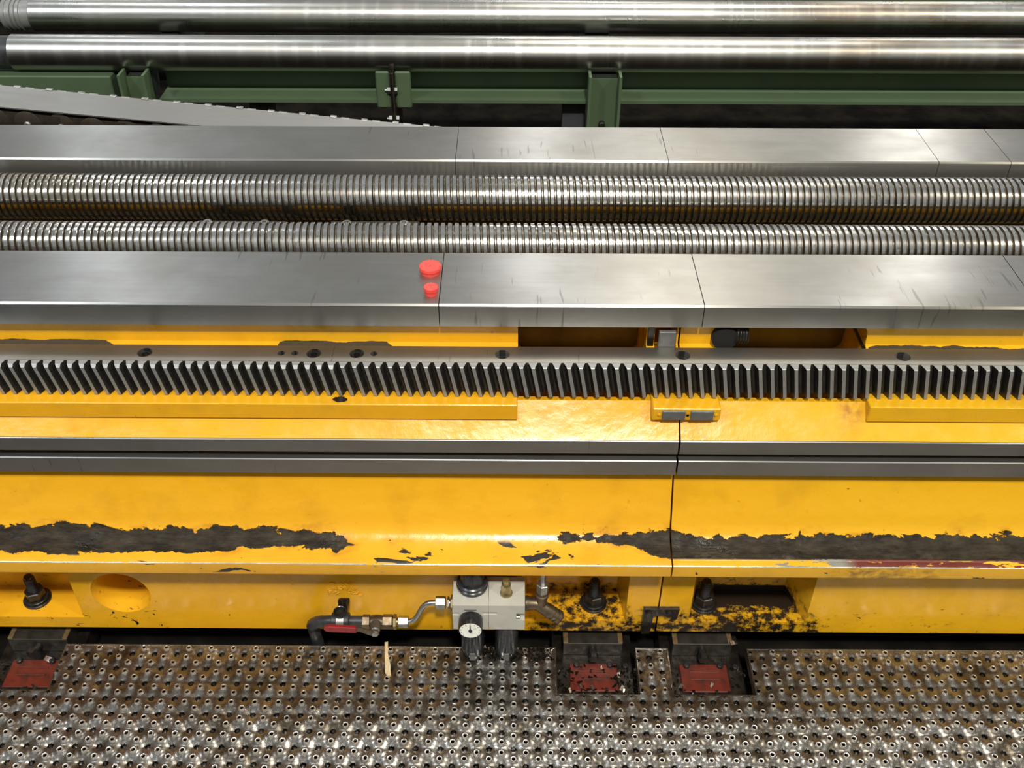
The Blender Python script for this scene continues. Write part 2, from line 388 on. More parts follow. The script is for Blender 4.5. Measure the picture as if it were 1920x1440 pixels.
def rbox(x0, x1, y0, y1, z0, z1, r, seg=4):
    """box with rounded corners seen along y"""
    P = []
    for cx, cz, a0 in ((x1 - r, z1 - r, 0), (x0 + r, z1 - r, 90), (x0 + r, z0 + r, 180), (x1 - r, z0 + r, 270)):
        for k in range(seg + 1):
            q = R(a0 + 90 * k / seg); P.append((cx + r * math.cos(q), cz + r * math.sin(q)))
    n = len(P); mb = MB()
    return mb.add([(x, y0, z) for x, z in P] + [(x, y1, z) for x, z in P],
                  [tuple(range(n)), tuple(range(2 * n - 1, n - 1, -1))] + [(k, (k + 1) % n, n + (k + 1) % n, n + k) for k in range(n)])

# ------------------------------------------------------------------ the setting
struct(box('floor', -9, 9, -6, 20, -.30, -.13, DARKFL))

# ------------------------------------------------------------------ bed sections
XJ = .2925; XE = 2.3; GAP = .0016
CAST = [(1.30, .236), (1.24, .2395), (1.236, .243), (1.235, .250), (1.235, .2705), (1.2365, .2722), (1.2495, .2750),
        (1.262, .2790), (1.276, .2850), (1.288, .2925), (1.296, .3010), (1.302, .3130), (1.3065, .3260), (1.312, .3400), (1.3365, .4000), (1.3385, .4190),
        (1.352, .4200), (1.356, .440), (1.356, .498), (1.324, .4990), (1.345, .5190), (1.372, .5490), (1.430, .5500),
        (1.432, .612), (1.4475, .6185), (1.449, .626), (1.4495, .6650), (1.59, .6650), (1.59, .236)]
def bed(name, x0, x1, label, ways, pads, rear):
    b = thing(name, label, 'machine bed', ((x0 + x1) / 2, 1.6, 0))
    c = part('casting', MB().extr(CAST, x0, x1, 24), YEL, b, 40)
    pl = part('plinth', MB().extr([(1.30, .001), (1.302, 0), (1.58, 0), (1.58, .236), (1.30, .236)], x0, x1, 1), YEL, b)
    part('rear_casting', MB().extr([(1.59, .0), (1.59, .42), (1.985, .42), (1.985, .655), (2.13, .655), (2.13, .0)], x0, x1, 1), TROUGH, b)
    part('lower_guide_strip', MB().extr([(1.318, .4212), (1.318, .4535), (1.3195, .4551), (1.356, .4551), (1.356, .4212)], x0, x1, 1), WAYFACE, b, uv=True)
    part('upper_guide_strip', MB().extr([(1.322, .4690), (1.322, .4970), (1.3235, .4983), (1.356, .4983), (1.356, .4690)], x0, x1, 1), WAYFACE, b, uv=True)
    for a, e in ways:
        a += .0007; e -= .0007; ch = .0032
        part('front_slideway', MB().extr([(1.43, .6655), (1.43, .71 - ch), (1.43 + ch, .71), (1.60 - .001, .71), (1.60, .709), (1.60, .6655)], a, e, 1), WAY, b, 20, uv=True)
    for a, e in rear:
        a += .0006; e -= .0006; ch = .0032
        part('rear_slideway', MB().extr([(1.975, .6555), (1.975, .71 - ch), (1.975 + ch, .71), (2.142 - .001, .71), (2.142, .709), (2.142, .6555)], a, e, 1), WAY, b, 20, uv=True)
    for a, e in pads:
        box('rack_pad', a, e, 1.345, 1.433, .526, .5595, YEL, b, .0015)
    return b, c, pl
bedL, castL, plL = bed('lathe_bed_section', -XE, XJ - GAP, 'long yellow painted bed section left of the black joint line',
                       [(-XE, -.127), (-.127, .3255)], [(-XE, .0085)], [(-XE, -.1245), (-.1245, .3275)])
bedR, castR, plR = bed('lathe_bed_section', XJ + GAP, XE, 'yellow painted bed section right of the black joint line, with scuffed tread',
                       [(.3255, .893), (.893, XE)], [(.617, XE)], [(.3275, .90), (.90, 1.0525), (1.0525, XE)])
# windows behind the rack
cut(castL, [rbox(.0085, .235, 1.382, 1.56, .532, .6635, .012), MB().box(.249, .2875, 1.43, 1.52, .60, .664)], 40)
cut(castR, [rbox(.366, .622, 1.382, 1.56, .532, .6600, .022)], 40)
# bolt pockets and the round hand hole in the plinth
def pocket(x0, x1, sl=.02):
    z0, z1 = .0325, .24; y0, y1 = 1.29, 1.382
    return MB().add([(x0, y0, z0), (x1, y0, z0), (x1 - sl, y1, z0), (x0 + sl, y1, z0), (x0, y0, z1), (x1, y0, z1), (x1 - sl, y1, z1), (x0 + sl, y1, z1)],
                    [(0, 1, 2, 3), (4, 7, 6, 5), (0, 4, 5, 1), (1, 5, 6, 2), (2, 6, 7, 3), (3, 7, 4, 0)])
hh = MB(); hh.rev((-.772, 1.28, .108), (0, 1, 0), [(0, .058), (.022, .058), (.03, .053), (.12, .053)], 40)
cut(plL, [pocket(-1.22, -.862), hh, pocket(.020, .2300, .012)])
cut(plR, [pocket(.3530, .594, .03)])
# black cylinder painted for the dark of the right-hand opening, with a threaded plug
box('window_shade_plate', .3665, .6215, 1.552, 1.5595, .533, .6595, WINSHADE, bedR)  # added back plates, the recess shade is in their colour
box('window_shade_plate', .0095, .2345, 1.552, 1.5595, .533, .6595, WINSHADE, bedL)
part('painted_hole_core', MB().rev((.3705, 1.436, .636), (0, 1, 0), [(0, .0225), (.10, .0225)], 24).rev((.3705, 1.4359, .636), (0, 1, 0), [(0, .0225), (.0002, .0225)], 24), VOID, bedR)  # solid shape, the darkness of the hole is in its colour
tp = []
for k in range(5): tp += [(k * .005, .016), (k * .005 + .002, .019), (k * .005 + .004, .016)]
part('threaded_plug', MB().rev((.388, 1.450, .638), (1, 0, 0), tp, 20), BLOCK, bedR)
box('steel_web', .2535, .283, 1.4285, 1.436, .60, .6560, PLATEG, bedL, .001)
box('well', .236, .2475, 1.442, 1.5, .60, .6560, OILY, bedL, .001)
# joint filler shadow line is a real gap; small bridge block with two grey pads across the joint under the rack
bb = thing('bridge_block', 'small yellow block with two grey pads under the rack at the joint', 'block', (.30, 1.36, .53))
box('block', .242, .360, 1.340, 1.432, .531, .5575, YEL, bb, .002)
for xx0, xx1 in ((.2585, .2985), (.3075, .3475)):
    box('grey_pad', xx0, xx1, 1.3365, 1.3405, .535, .554, PLATEG, bb, .0008)
    for xs in (xx0 - .0045, xx1 + .0045):
        part('screw', MB().cyl((xs, 1.3402, .5445), (0, -1, 0), .0030, .0022, 10, .0006), YEL, bb)
# cracked and curled paint around the clamp stud on the plinth
cp = MB()
for k in range(46):
    q = random.uniform(-.35, math.pi + .35); r0 = random.uniform(.006, .024); cx, cz = -.330 + 1.25 * r0 * math.cos(q), .118 + r0 * math.sin(q) * 1.15
    L = random.uniform(.005, .011); q2 = q + random.uniform(-.6, .6); p = [(cx, 1.2992, cz)]
    for j in range(1, 4): p.append((cx + L * j / 3 * math.cos(q2 + .25 * j), 1.2985 - .0012 * math.sin(j), cz + L * j / 3 * math.sin(q2 + .25 * j)))
    cp.tube(p, .0009, 5)
part('curled_paint', cp, YEL, bedL)['kind'] = 'stuff'

# black clamp bracket across the plinth joint
br = thing('clamp_bracket', 'black angled bracket bolted over the lower joint beside the pockets', 'bracket', (.30, 1.30, .0))
lb = MB(); P = [(.262, .004), (.280, .004), (.283, .058), (.300, .062), (.318, .058), (.322, .048), (.330, .050), (.333, .080), (.262, .080)]
n = len(P); lb.add([(x, 1.2995, z) for x, z in P] + [(x, 1.291, z) for x, z in P], [tuple(range(n)), tuple(range(2 * n - 1, n - 1, -1))] + [(k, (k + 1) % n, n + (k + 1) % n, n + k) for k in range(n)])
part('plate', lb, OILY, br)
for xs in (.272, .312): part('hex_bolt', MB().hexn((xs, 1.291, .069), (0, -1, 0), .012, .006), NUTM, br)

# ------------------------------------------------------------------ ball screws
def screw(name, label, yc, zc, r, x0, x1, pitch, stub, ph):
    t = thing(name, label, 'ball screw', (0, yc, zc))
    prof = [(0, r - .0006), (.05, r), (.53, r), (.58, r - .0006), (.62, r - .0030), (.70, r - .0050), (.88, r - .0050), (.96, r - .0030)]
    nt = 40; turns = int((x1 - x0) / pitch); s = np.array([p[0] for p in prof]); rr = np.array([p[1] for p in prof])
    kk = (np.arange(turns)[:, None] + s[None, :]).ravel(); rad = np.tile(rr, turns); th = np.arange(nt + 1) / nt
    Xg = x0 + (kk[:, None] + th[None, :] + ph) * pitch; A = th * 2 * math.pi
    V = np.stack([Xg, yc + rad[:, None] * np.cos(A)[None, :], zc + rad[:, None] * np.sin(A)[None, :]], 2).reshape(-1, 3)
    nr = len(kk); i = np.arange(nr - 1)[:, None] * (nt + 1) + np.arange(nt)[None, :]
    Fc = np.stack([i, i + 1, i + nt + 2, i + nt + 1], 2).reshape(-1, 4)
    me = bpy.data.meshes.new('thread'); me.from_pydata(V.tolist(), [], Fc.tolist()); finish(me, 24)
    o = obj('threaded_shaft', me, SCREW, t); me.materials.append(GROOVE)
    mi = np.tile(np.array([0, 0, 0, 1, 1, 1, 1, 1]), turns)[:nr - 1]; me.polygons.foreach_set('material_index', np.repeat(mi, nt).astype('i'))
    if stub: part('plain_end', MB().rev((x0 - stub, yc, zc), (1, 0, 0), [(0, r - .005), (stub + pitch * 1.6, r - .005), (stub + pitch * 1.7, r - .012)], 40), BAR, t)
    return t
screw('ball_screw', 'thicker rear ball screw with plain shaft end, beside the rear slideway', 1.901, .660, .0475, -1.105, 2.1, .01335, 1.0, 0.)
screw('ball_screw', 'thinner front ball screw beside the front slideway', 1.688, .672, .0435, -2.1, 2.1, .01312, 0, .3)
# support pieces between the screws
def support(x0, x1, label, bolts):
    t = thing('screw_support', label, 'bracket', ((x0 + x1) / 2, 1.79, .42))
    box('support_plate', x0, x1, 1.742, 1.806, .646, .658, OILY, t, .001)
    for fx in (x0 + .02, x1 - .02): box('leg', fx - .01, fx + .01, 1.775, 1.805, .42, .646, OILY, t)
    for xb in bolts:
        part('socket_screw', MB().rev((xb, 1.786, .658), (0, 0, 1), [(0, .0095), (.008, .0095), (.009, .0085), (.009, .0045), (.004, .0045)], 18), ZINC, t)
support(-.64, -.46, 'dark support plate with two bright cap screws between the ball screws', (-.615, -.5))
support(-.37, -.19, 'dark support plate between the ball screws behind the red caps', (-.335, -.22))

# ------------------------------------------------------------------ gear racks
ZT, ZB = .6244, .561; YF, YR, YB = 1.366, 1.3810, 1.427; SH = .184; TP = .02035
def tooth_mesh(ch):
    hw0, hw1 = .0030, .0083; vs = []
    def sec(z, yt):                                    # one cross-section of the tooth: root-left, tip-left, tip-right, root-right
        dx = SH * (ZT - z); hw = hw0 + (hw1 - hw0) * (yt - YF) / (YR - YF)
        return [(-hw1 + dx, YR + .001, z), (-hw + dx, yt, z), (hw + dx, yt, z), (hw1 + dx, YR + .001, z)]
    rings = [sec(ZB, YF), sec(ZT - ch, YF), sec(ZT, YF + ch)]
    for r in rings: vs += r
    fs = [(0, 1, 2, 3), (11, 10, 9, 8)]
    for i in range(2):
        for k in range(4): fs.append((i * 4 + k, (i + 1) * 4 + k, (i + 1) * 4 + (k + 1) % 4, i * 4 + (k + 1) % 4))
    return MB().add(vs, fs)
def rack(x0, x1, label, xt0, nt, ch, holes, small):
    t = thing('gear_rack', label, 'gear rack', ((x0 + x1) / 2, 1.40, ZB))
    dx = SH * (ZT - ZB); vs = [(x0, YR, ZT), (x1, YR, ZT), (x1, YB, ZT), (x0, YB, ZT), (x0 + dx, YR, ZB), (x1 + dx, YR, ZB), (x1 + dx, YB, ZB), (x0 + dx, YB, ZB)]
    b = part('body', MB().add(vs, [(0, 3, 2, 1), (4, 5, 6, 7), (0, 1, 5, 4), (1, 2, 6, 5), (2, 3, 7, 6), (3, 0, 4, 7)]), RACKM, t)
    cs = []
    for xh, _ in holes: m = MB(); m.cyl((xh, 1.4045, ZT - .014), (0, 0, 1), .0128, .02, 28); cs.append(m)
    for xh in small: m = MB(); m.cyl((xh, 1.4045, ZT - .012), (0, 0, 1), .0066, .02, 20); cs.append(m)
    cut(b, cs); xuv(b.data)
    for xh, dp in holes:
        part('socket_screw', MB().rev((xh, 1.4045, ZT - .016), (0, 0, 1), [(0, .0105), (.013 - dp, .0105), (.0145 - dp, .0092), (.0145 - dp, .0062), (.0045, .0058)], 20), NUTM, t)
    for xh in small: part('grub_screw', MB().rev((xh, 1.4045, ZT - .013), (0, 0, 1), [(0, .006), (.005, .006), (.007, .0045), (.007, .003), (.003, .003)], 16), NUTM, t)
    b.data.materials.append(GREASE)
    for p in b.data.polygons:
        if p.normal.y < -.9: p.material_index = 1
    tm = tooth_mesh(ch).mesh('tooth', 20, uv=True)
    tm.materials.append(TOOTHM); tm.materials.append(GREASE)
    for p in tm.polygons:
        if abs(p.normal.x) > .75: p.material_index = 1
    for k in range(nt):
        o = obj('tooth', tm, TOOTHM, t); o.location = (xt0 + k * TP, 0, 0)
    return t
xt = -.3010
rack(-2.0, -.3125, 'steel gear rack left of the rack joint, with wide bright tooth chamfers', xt - .0102 - TP * 69, 70, .0048,
     [(-1.0, .002), (-.6395, .002), (-.3456, .001)], [-.402, -.3789])
rack(-.3118, 2.0, 'long steel gear rack right of the rack joint, spanning the two windows', xt + .0102 - .0004, 112, .0013,
     [(-.2708, .001), (-.0185, .009), (.2939, .009), (.6746, .009), (1.07, .009)], [-.2412])

# ------------------------------------------------------------------ red caps
def cap(x, y, r, h, label):
    t = thing('protective_cap', label, 'cap', (x, y, .71))
    part('skirt', MB().rev((0, 0, .0002), (0, 0, 1), [(0, r * .90), (h * .55, r * .92), (h * .55, r * .7)], 36), REDCAP, t, local=True)
    part('lid', MB().rev((0, 0, h * .55), (0, 0, 1), [(0, r * .8), (.0003, r), (h * .36, r * 1.01), (h * .45, r * .98), (h * .40, r * .93), (h * .38, .001)], 36, cap1=False), REDCAP, t, local=True)
    return t
cap(-.1475, 1.533, .0197, .0135, 'larger flat red plastic cap on the front slideway, nearer the ball screw')
cap(-.1417, 1.4640, .0126, .0145, 'smaller red plastic cap on the front slideway, nearer the edge')

# ------------------------------------------------------------------ anchor bolts
def anchor(x, label):
    t = thing('anchor_bolt', label, 'bolt', (x, 1.345, .0325), 'anchor bolts in the plinth pockets')
    part('washer', MB().cyl((0, 0, 0), (0, 0, 1), .0275, .006, 32, .001), NUTM, t, local=True)
    part('spring_washer', MB().cyl((0, 0, .006), (0, 0, 1), .0235, .005, 32, .001), NUTM, t, local=True)
    part('nut', MB().hexn((0, 0, .011), (0, 0, 1), .034, .020, .3), NUTM, t, local=True)
    pr = [(0, .0108)]
    for k in range(10): pr += [(.002 + k * .003, .0108), (.0035 + k * .003, .0098)]
    pr += [(.034, .0108), (.036, .0085), (.040, .0085), (.0405, .004)]
    part('stud', MB().rev((0, 0, .031), (0, 0, 1), pr, 20), NUTM, t, local=True)
    return t
anchor(-.9745, 'oily hex nut on a stud in the pocket beside the round hole')
anchor(.1675, 'oily hex nut on a stud between the bronze fitting and the bed joint')
anchor(.392, 'oily hex nut on a stud in the oil-filled pocket right of the bracket')

# ------------------------------------------------------------------ levelling shoes in the grating cut-outs
def shoe(x, label, lean=0.):
    t = thing('levelling_shoe', label, 'levelling mount', (x, 1.27, -.13), 'levelling shoes under the bed')
    box('base_plate', -.082, .082, -.135, .10, 0, .062, OILY, t, .003, local=True)
    box('upper_block', -.061, .061, .0215, .10, .062, .1005, BLOCK, t, .0012, local=True)
    for sx in (-1, 1): box('end_bar', sx * .056 - .005, sx * .056 + .005, .0225, .10, .1005, .1022, RUSTY, t, .0006, local=True)
    part('adjusting_bolt', MB().cyl((0, .0215, .0830), (lean, -1, 0), .0080, .016, 16).hexn((lean * .014, .0075, .0830), (lean, -1, 0), .0190, .013, .2), NUTM, t, local=True)
    p = obj('red_plate', MB().box(-.049, .049, -.068, -.002, .0622, .0665).mesh('red_plate', bevel=.002), REDPL, t, True)
    for yy in (-.040, -.022): obj('ridge', MB().box(-.031, .031, yy - .0015, yy + .0015, .0665, .0690).mesh('ridge', bevel=.0008), REDPL, p, True)
    for sx in (-.034, .034, .066):
        part('plate_screw', MB().rev((sx, -.008, .0624 if sx > .06 else .0665), (0, 0, 1), [(0, .0062), (.006, .0062), (.0072, .005)], 12), NUTM, t, local=True)
    return t
shoe(-.9745, 'dark levelling shoe with red plate at the grating corner, below the round hole pocket', -.35)
shoe(.1675, 'oil-soaked levelling shoe with red plate, right of the black filter bowls')
shoe(.392, 'levelling shoe with cleaner red plate, below the black clamp bracket')

# ------------------------------------------------------------------ floor grating
GX, GY = .0448, .068; GXO = .0052; GY0 = 1.2486
# one period towards the viewer: S(b) B(a) S(b) S(a) B(b) S(a)
FE = [('S', .5, 0.), ('B', 0., .0106), ('S', .5, .0212), ('S', 0., .0340), ('B', .5, .0446), ('S', 0., .0552)]
gx0, gx1, gy0, gy1 = -2.0, 2.0, .80, 1.259
CUTS = [(-1.12, -.893), (.0875, .2495), (.3120, .4720)]; CUTY = 1.150
def incut(x, y, m=0.): return y > CUTY - m and any(a - m < x < b + m for a, b in CUTS)
gr = thing('floor_grating', 'oily perforated steel floor grating with raised anti-slip holes', 'grating', (0, 1.05, 0))
res = .0022; nx = int((gx1 - gx0) / res); ny = int((gy1 - gy0) / res)
xs = np.linspace(gx0, gx1, nx + 1); ys = np.linspace(gy0, gy1, ny + 1); XX, YY = np.meshgrid(xs, ys, indexing='ij')
ZZ = np.zeros_like(XX); DS = np.full_like(XX, 9.); DB = np.full_like(XX, 9.)
xc = (xs[:-1] + xs[1:]) / 2; yc = (ys[:-1] + ys[1:]) / 2; XC, YC = np.meshgrid(xc, yc, indexing='ij'); CS = np.full_like(XC, 9.); CB = np.full_like(XC, 9.)
edge = np.clip((gy1 - .006 - YY) / .004, 0, 1)
for kind, fx, fy in FE:
    def dist(X_, Y_):
        dx = (X_ - GXO - fx * GX + GX / 2) % GX - GX / 2; dy = (GY0 - fy - Y_ + GY / 2) % GY - GY / 2
        return np.hypot(dx, dy)
    d = dist(XX, YY); dc = dist(XC, YC)
    if kind == 'S': ZZ += .0034 * np.exp(-(d / .0068) ** 2); CS = np.minimum(CS, dc)
    else: ZZ -= .0045 * np.exp(-(d / .0085) ** 2); CB = np.minimum(CB, dc)
ZZ = ZZ * edge
keep = (CS > .0036) & (CB > .0056)
for a, b in CUTS: keep &= ~((YC > CUTY) & (XC > a) & (XC < b))
idx = np.arange((nx + 1) * (ny + 1)).reshape(nx + 1, ny + 1)
Fq = np.stack([idx[:-1, :-1], idx[1:, :-1], idx[1:, 1:], idx[:-1, 1:]], 2)[keep]
me = bpy.data.meshes.new('sheet'); V = np.stack([XX, YY, ZZ], 2).reshape(-1, 3)
me.vertices.add(len(V)); me.vertices.foreach_set('co', V.ravel().astype('f'))
me.loops.add(Fq.size); me.loops.foreach_set('vertex_index', Fq.ravel().astype('i'))
me.polygons.add(len(Fq)); me.polygons.foreach_set('loop_start', np.arange(0, Fq.size, 4, dtype='i')); me.polygons.foreach_set('loop_total', np.full(len(Fq), 4, 'i'))
me.update(calc_edges=True); me.validate(); me.polygons.foreach_set('use_smooth', [True] * len(me.polygons))
obj('sheet', me, GRAT, gr)
S_, B_ = [], []
for i in range(int((gx0 - GXO) / GX) - 1, int((gx1 - GXO) / GX) + 2):
    for j in range(-1, 9):
        for kind, fx, fy in FE:
            x = GXO + (i + fx) * GX; y = GY0 - fy - j * GY
            if x < gx0 + .008 or x > gx1 - .008 or y < gy0 + .008 or y > gy1 - .006 or incut(x, y, .006): continue
            (S_ if kind == 'S' else B_).append((x, y))
def ringmesh(prof, n, cx=0, cy=0, ph=0):
    vs = [(cx + r * math.cos(2 * math.pi * k / n + ph), cy + r * math.sin(2 * math.pi * k / n + ph), z) for r, z in prof for k in range(n)]
    fs = [(i * n + k, i * n + (k + 1) % n, (i + 1) * n + (k + 1) % n, (i + 1) * n + k) for i in range(len(prof) - 1) for k in range(n)]
    return vs, fs
SP = [(.0068, .0012), (.0053, .0048), (.0049, .0056), (.0039, .0056), (.0036, .0052), (.0035, .0022)]
BP = [(.0088, -.0016), (.0072, -.0040), (.0066, -.0052), (.0064, -.0075)]
rim = MB().add(*ringmesh(SP, 12)).mesh('raised_rim', 60)
rim.flip_normals(); rim.materials.append(RIM)
vis = lambda p: 0 if (abs(p[0]) < 1.12 and p[1] > .985) else 1
S_.sort(key=lambda p: (vis(p), p[1]))
for x, y in S_[:300]:
    o = obj('raised_rim', rim, RIM, gr); o.location = (x, y, 0)
mb = MB()
for x, y in S_[300:]: mb.add(*ringmesh(SP, 10, x, y))
o = part('raised_rims', mb, RIM, gr, 60); o['kind'] = 'stuff'
mb = MB()
for x, y in B_: mb.add(*ringmesh(BP, 12, x, y))
o = part('sunk_hole_walls', mb, GRAT, gr, 60); o['kind'] = 'stuff'
mb = MB()
for x, y in B_:
    rz = random.uniform(-.0095, -.0065); ox, oy = random.uniform(-.0015, .0015), random.uniform(-.001, .001)
    mb.rev((x + ox, y + oy, rz), (0, 0, 1), [(-.002, .0062), (.0012, .0050), (.0028 + random.uniform(0, .0015), .0026), (.0036, .0004)], 8, ph=random.random())
o = part('oily_dirt', mb, DIRT, gr, 50); o['kind'] = 'stuff'
for a, b in CUTS:                                             # folded edges round the cut-outs
    for ex in (a, b): box('cut_edge', ex - .0016, ex + .0016, CUTY, gy1, -.022, .0014, GRAT, gr, .0005)
    box('cut_edge', a, b, CUTY - .0016, CUTY + .0016, -.022, .0012, GRAT, gr, .0005)
e0 = gx0
for a, b in CUTS + [(gx1, gx1)]:
    box('rear_edge', e0, a, gy1 - .003, gy1, -.03, .0012, GRAT, gr, .0006); e0 = b

# ------------------------------------------------------------------ air service unit
u = thing('air_service_unit', 'grey two-block filter regulator unit with black knob, gauge and bowls', 'air filter', (-.043, 1.25, .06))
UZ0, UZ1, UY0 = .1131, .1823, 1.215
bl = part('regulator_block', MB().box(-.1105, -.0435, UY0, 1.285, UZ0, UZ1), ALU, u); cut(bl, [MB().box(-.115, -.0985, 1.2, 1.2180, .1535, .1615), MB().box(-.0545, -.04, 1.2, 1.2172, .1555, .1635)])
bl2 = part('lubricator_block', MB().box(-.0428, .025, UY0, 1.285, UZ0, UZ1), ALU, u); cut(bl2, [MB().box(.0090, .03, 1.2, 1.2235, .1400, .1600), MB().box(-.045, -.0265, 1.2, 1.2172, .1555, .1635)])
box('mounting_foot', -.09, .01, 1.285, 1.2995, .125, .172, ALUD, u)
box('label_plate', -.0885, -.0655, 1.2143, 1.2152, .168, .171, ALUD, u)
part('block_screw', MB().cyl((.0090, 1.2192, .1445), (1, 0, 0), .0036, .0075, 14, .0008), ZINC, u)
KX, KY = -.0745, 1.262
part('knob_collar', MB().rev((KX, KY, UZ1), (0, 0, 1), [(0, .0285), (.005, .0300), (.009, .0300), (.011, .0275), (.013, .0292), (.017, .0290), (.019, .026)], 40), BLACK, u)
kb = MB(); nk = 16; prof = [(0, 1.02), (.006, 1.), (.030, .95), (.034, .90), (.0355, .80)]; vs = []; fs = []
for z, s in prof:
    for k in range(nk * 2):
        rr = .0232 * s * (1. if k % 4 < 2 else .93); q = math.pi * k / nk; vs.append((KX + rr * math.cos(q), KY + rr * math.sin(q), UZ1 + .019 + z))
for i in range(len(prof) - 1):
    for k in range(nk * 2): k2 = (k + 1) % (nk * 2); fs.append((i * nk * 2 + k, i * nk * 2 + k2, (i + 1) * nk * 2 + k2, (i + 1) * nk * 2 + k))
fs.append(tuple((len(prof) - 1) * nk * 2 + k for k in range(nk * 2))); kb.add(vs, fs)
part('regulator_knob', kb, BLACK, u, 25)
GC = (-.0765, .1440)
ga = part('pressure_gauge', MB().rev((GC[0], UY0 + .001, GC[1]), (0, -1, 0), [(0, .0215), (.004, .0228), (.020, .0228), (.025, .0220), (.0285, .0215), (.0285, .0205), (.0275, .0203)], 36, cap1=False), BLACK, u)
part('dial', MB().cyl((GC[0], 1.1905, GC[1]), (0, -1, 0), .0204, .0035, 36), DIAL, ga)
nd = MB().cyl((GC[0], 1.1872, GC[1]), (0, -1, 0), .0036, .0016, 14)
nd.add([(GC[0] + dx, y, GC[1] + dz) for y in (1.1868, 1.1860) for dx, dz in ((-.0014, -.005), (.0014, -.005), (.0006, .0165), (-.0006, .0165))], [(0, 1, 2, 3), (7, 6, 5, 4), (0, 4, 5, 1), (1, 5, 6, 2), (2, 6, 7, 3), (3, 7, 4, 0)])
part('needle', nd, BLACK, ga)
tk = MB()
for k in range(11):
    q = R(225 - 27 * k); c, s = math.cos(q), math.sin(q); p0 = Vector((GC[0] + .0165 * c, 1.1868, GC[1] + .0165 * s)); p1 = Vector((GC[0] + .0190 * c, 1.1868, GC[1] + .0190 * s)); tk.tube([p0, p1], .00045, 4)
part('scale_marks', tk, BLACK, ga)
for bx in (-.0755, -.0095):
    bo = part('bowl', MB().rev((bx, 1.2405, .006), (0, 0, 1), [(0, .0150), (.003, .0185), (.012, .0212), (.030, .0228), (.1072, .0232)], 32), BOWL, u)
    box('sight_glass', bx - .0055, bx + .0055, 1.2168, 1.2195, .012, .034, PLATEG, bo, .001)
    part('drain_nipple', MB().cyl((bx, 1.2405, .001), (0, 0, 1), .006, .006, 12), BLACK, bo)
part('oil_nipple', MB().rev((-.0100, 1.2440, UZ1), (0, 0, 1), [(0, .0115), (.004, .0118), (.007, .0100), (.014, .0092), (.020, .0082), (.024, .0088), (.030, .0080), (.032, .0065), (.040, .0062), (.041, .003)], 24), BRASS, u)
AX, AZ = 1.250, .1473
part('inlet_nut', MB().hexn((-.1105, AX, AZ), (-1, 0, 0), .0265, .006), BRASS, u)
part('inlet_nipple', MB().cyl((-.1165, AX, AZ), (-1, 0, 0), .0075, .006, 16).hexn((-.1185, AX, AZ), (-1, 0, 0), .021, .004), ZINC, u)

tu = thing('air_tube', 'thin bent steel tube with two compression nuts joining valve and grey unit', 'tube', (-.17, 1.247, .12))
VY, VZ = 1.245, .0952
pth = [(-.130, AX, AZ), (-.1475, AX, AZ), (-.155, AX, AZ - .0006), (-.1615, AX, AZ - .003), (-.167, 1.2495, AZ - .008), (-.172, 1.249, AZ - .0150), (-.177, 1.2478, AZ - .0260), (-.1815, 1.2468, AZ - .0360), (-.1865, 1.246, AZ - .0440), (-.192, 1.2455, VZ + .0035), (-.198, VY, VZ + .0008), (-.205, VY, VZ), (-.222, VY, VZ)]
part('bent_tube', MB().tube(pth, .0052, 16), TUBE, tu)
part('compression_nut', MB().hexn((-.1255, AX, AZ), (-1, 0, 0), .0215, .0195, .25), ZINC, tu)
part('compression_nut', MB().hexn((-.1995, VY, VZ), (-1, 0, 0), .0205, .0195, .25), ZINC, tu)

va = thing('ball_valve', 'bronze ball valve with red lever between hose and steel tube', 'valve', (-.262, 1.245, .08))
part('end_flange', MB().hexn((-.2220, VY, VZ), (-1, 0, 0), .026, .007).cyl((-.219, VY, VZ), (-1, 0, 0), .0085, .004, 16), BRASS, va)
part('hex_end', MB().hexn((-.2300, VY, VZ), (-1, 0, 0), .0250, .0195, .2), BRONZE, va)
part('valve_body', MB().rev((-.2485, VY, VZ), (-1, 0, 0), [(0, .0120), (.004, .0132), (.013, .0135), (.022, .0128), (.026, .0105)], 26), BRONZE, va)
part('hex_end', MB().hexn((-.2735, VY, VZ), (-1, 0, 0), .0240, .0150, .2), BRONZE, va)
SX, SZ = -.2605, .1020
part('stem', MB().rev((SX, VY - .008, SZ), (0, -1, 0), [(0, .0095), (.018, .009), (.020, .0070), (.026, .0070)], 20).hexn((SX, 1.2135, SZ), (0, -1, 0), .0115, .006), ZINC, va)
lv = MB(); P = [(-.2525, .1055), (-.2525, .1000), (-.2685, .0975), (-.2760, .1010), (-.288, .1085), (-.300, .1085), (-.300, .1205), (-.287, .1205), (-.274, .1125), (-.266, .1095)]
P = [(x, z - .004) for x, z in P]; n = len(P)
lv.add([(x, 1.2165, z) for x, z in P] + [(x, 1.2130, z) for x, z in P], [tuple(range(n)), tuple(range(2 * n - 1, n - 1, -1))] + [(k, (k + 1) % n, n + (k + 1) % n, n + k) for k in range(n)])
le = part('lever', lv, BRONZE, va)
g_ = MB(); P = [(-.2955, .1030), (-.2955, .1180), (-.346, .1215), (-.3535, .1195), (-.357, .1150), (-.357, .1110), (-.3535, .1070), (-.346, .1050)]; n = len(P)
g_.add([(x, 1.2185, z) for x, z in P] + [(x, 1.2110, z) for x, z in P], [tuple(range(n)), tuple(range(2 * n - 1, n - 1, -1))] + [(k, (k + 1) % n, n + (k + 1) % n, n + k) for k in range(n)])
obj('red_grip', g_.mesh('red_grip', bevel=.0012), REDGRIP, le)

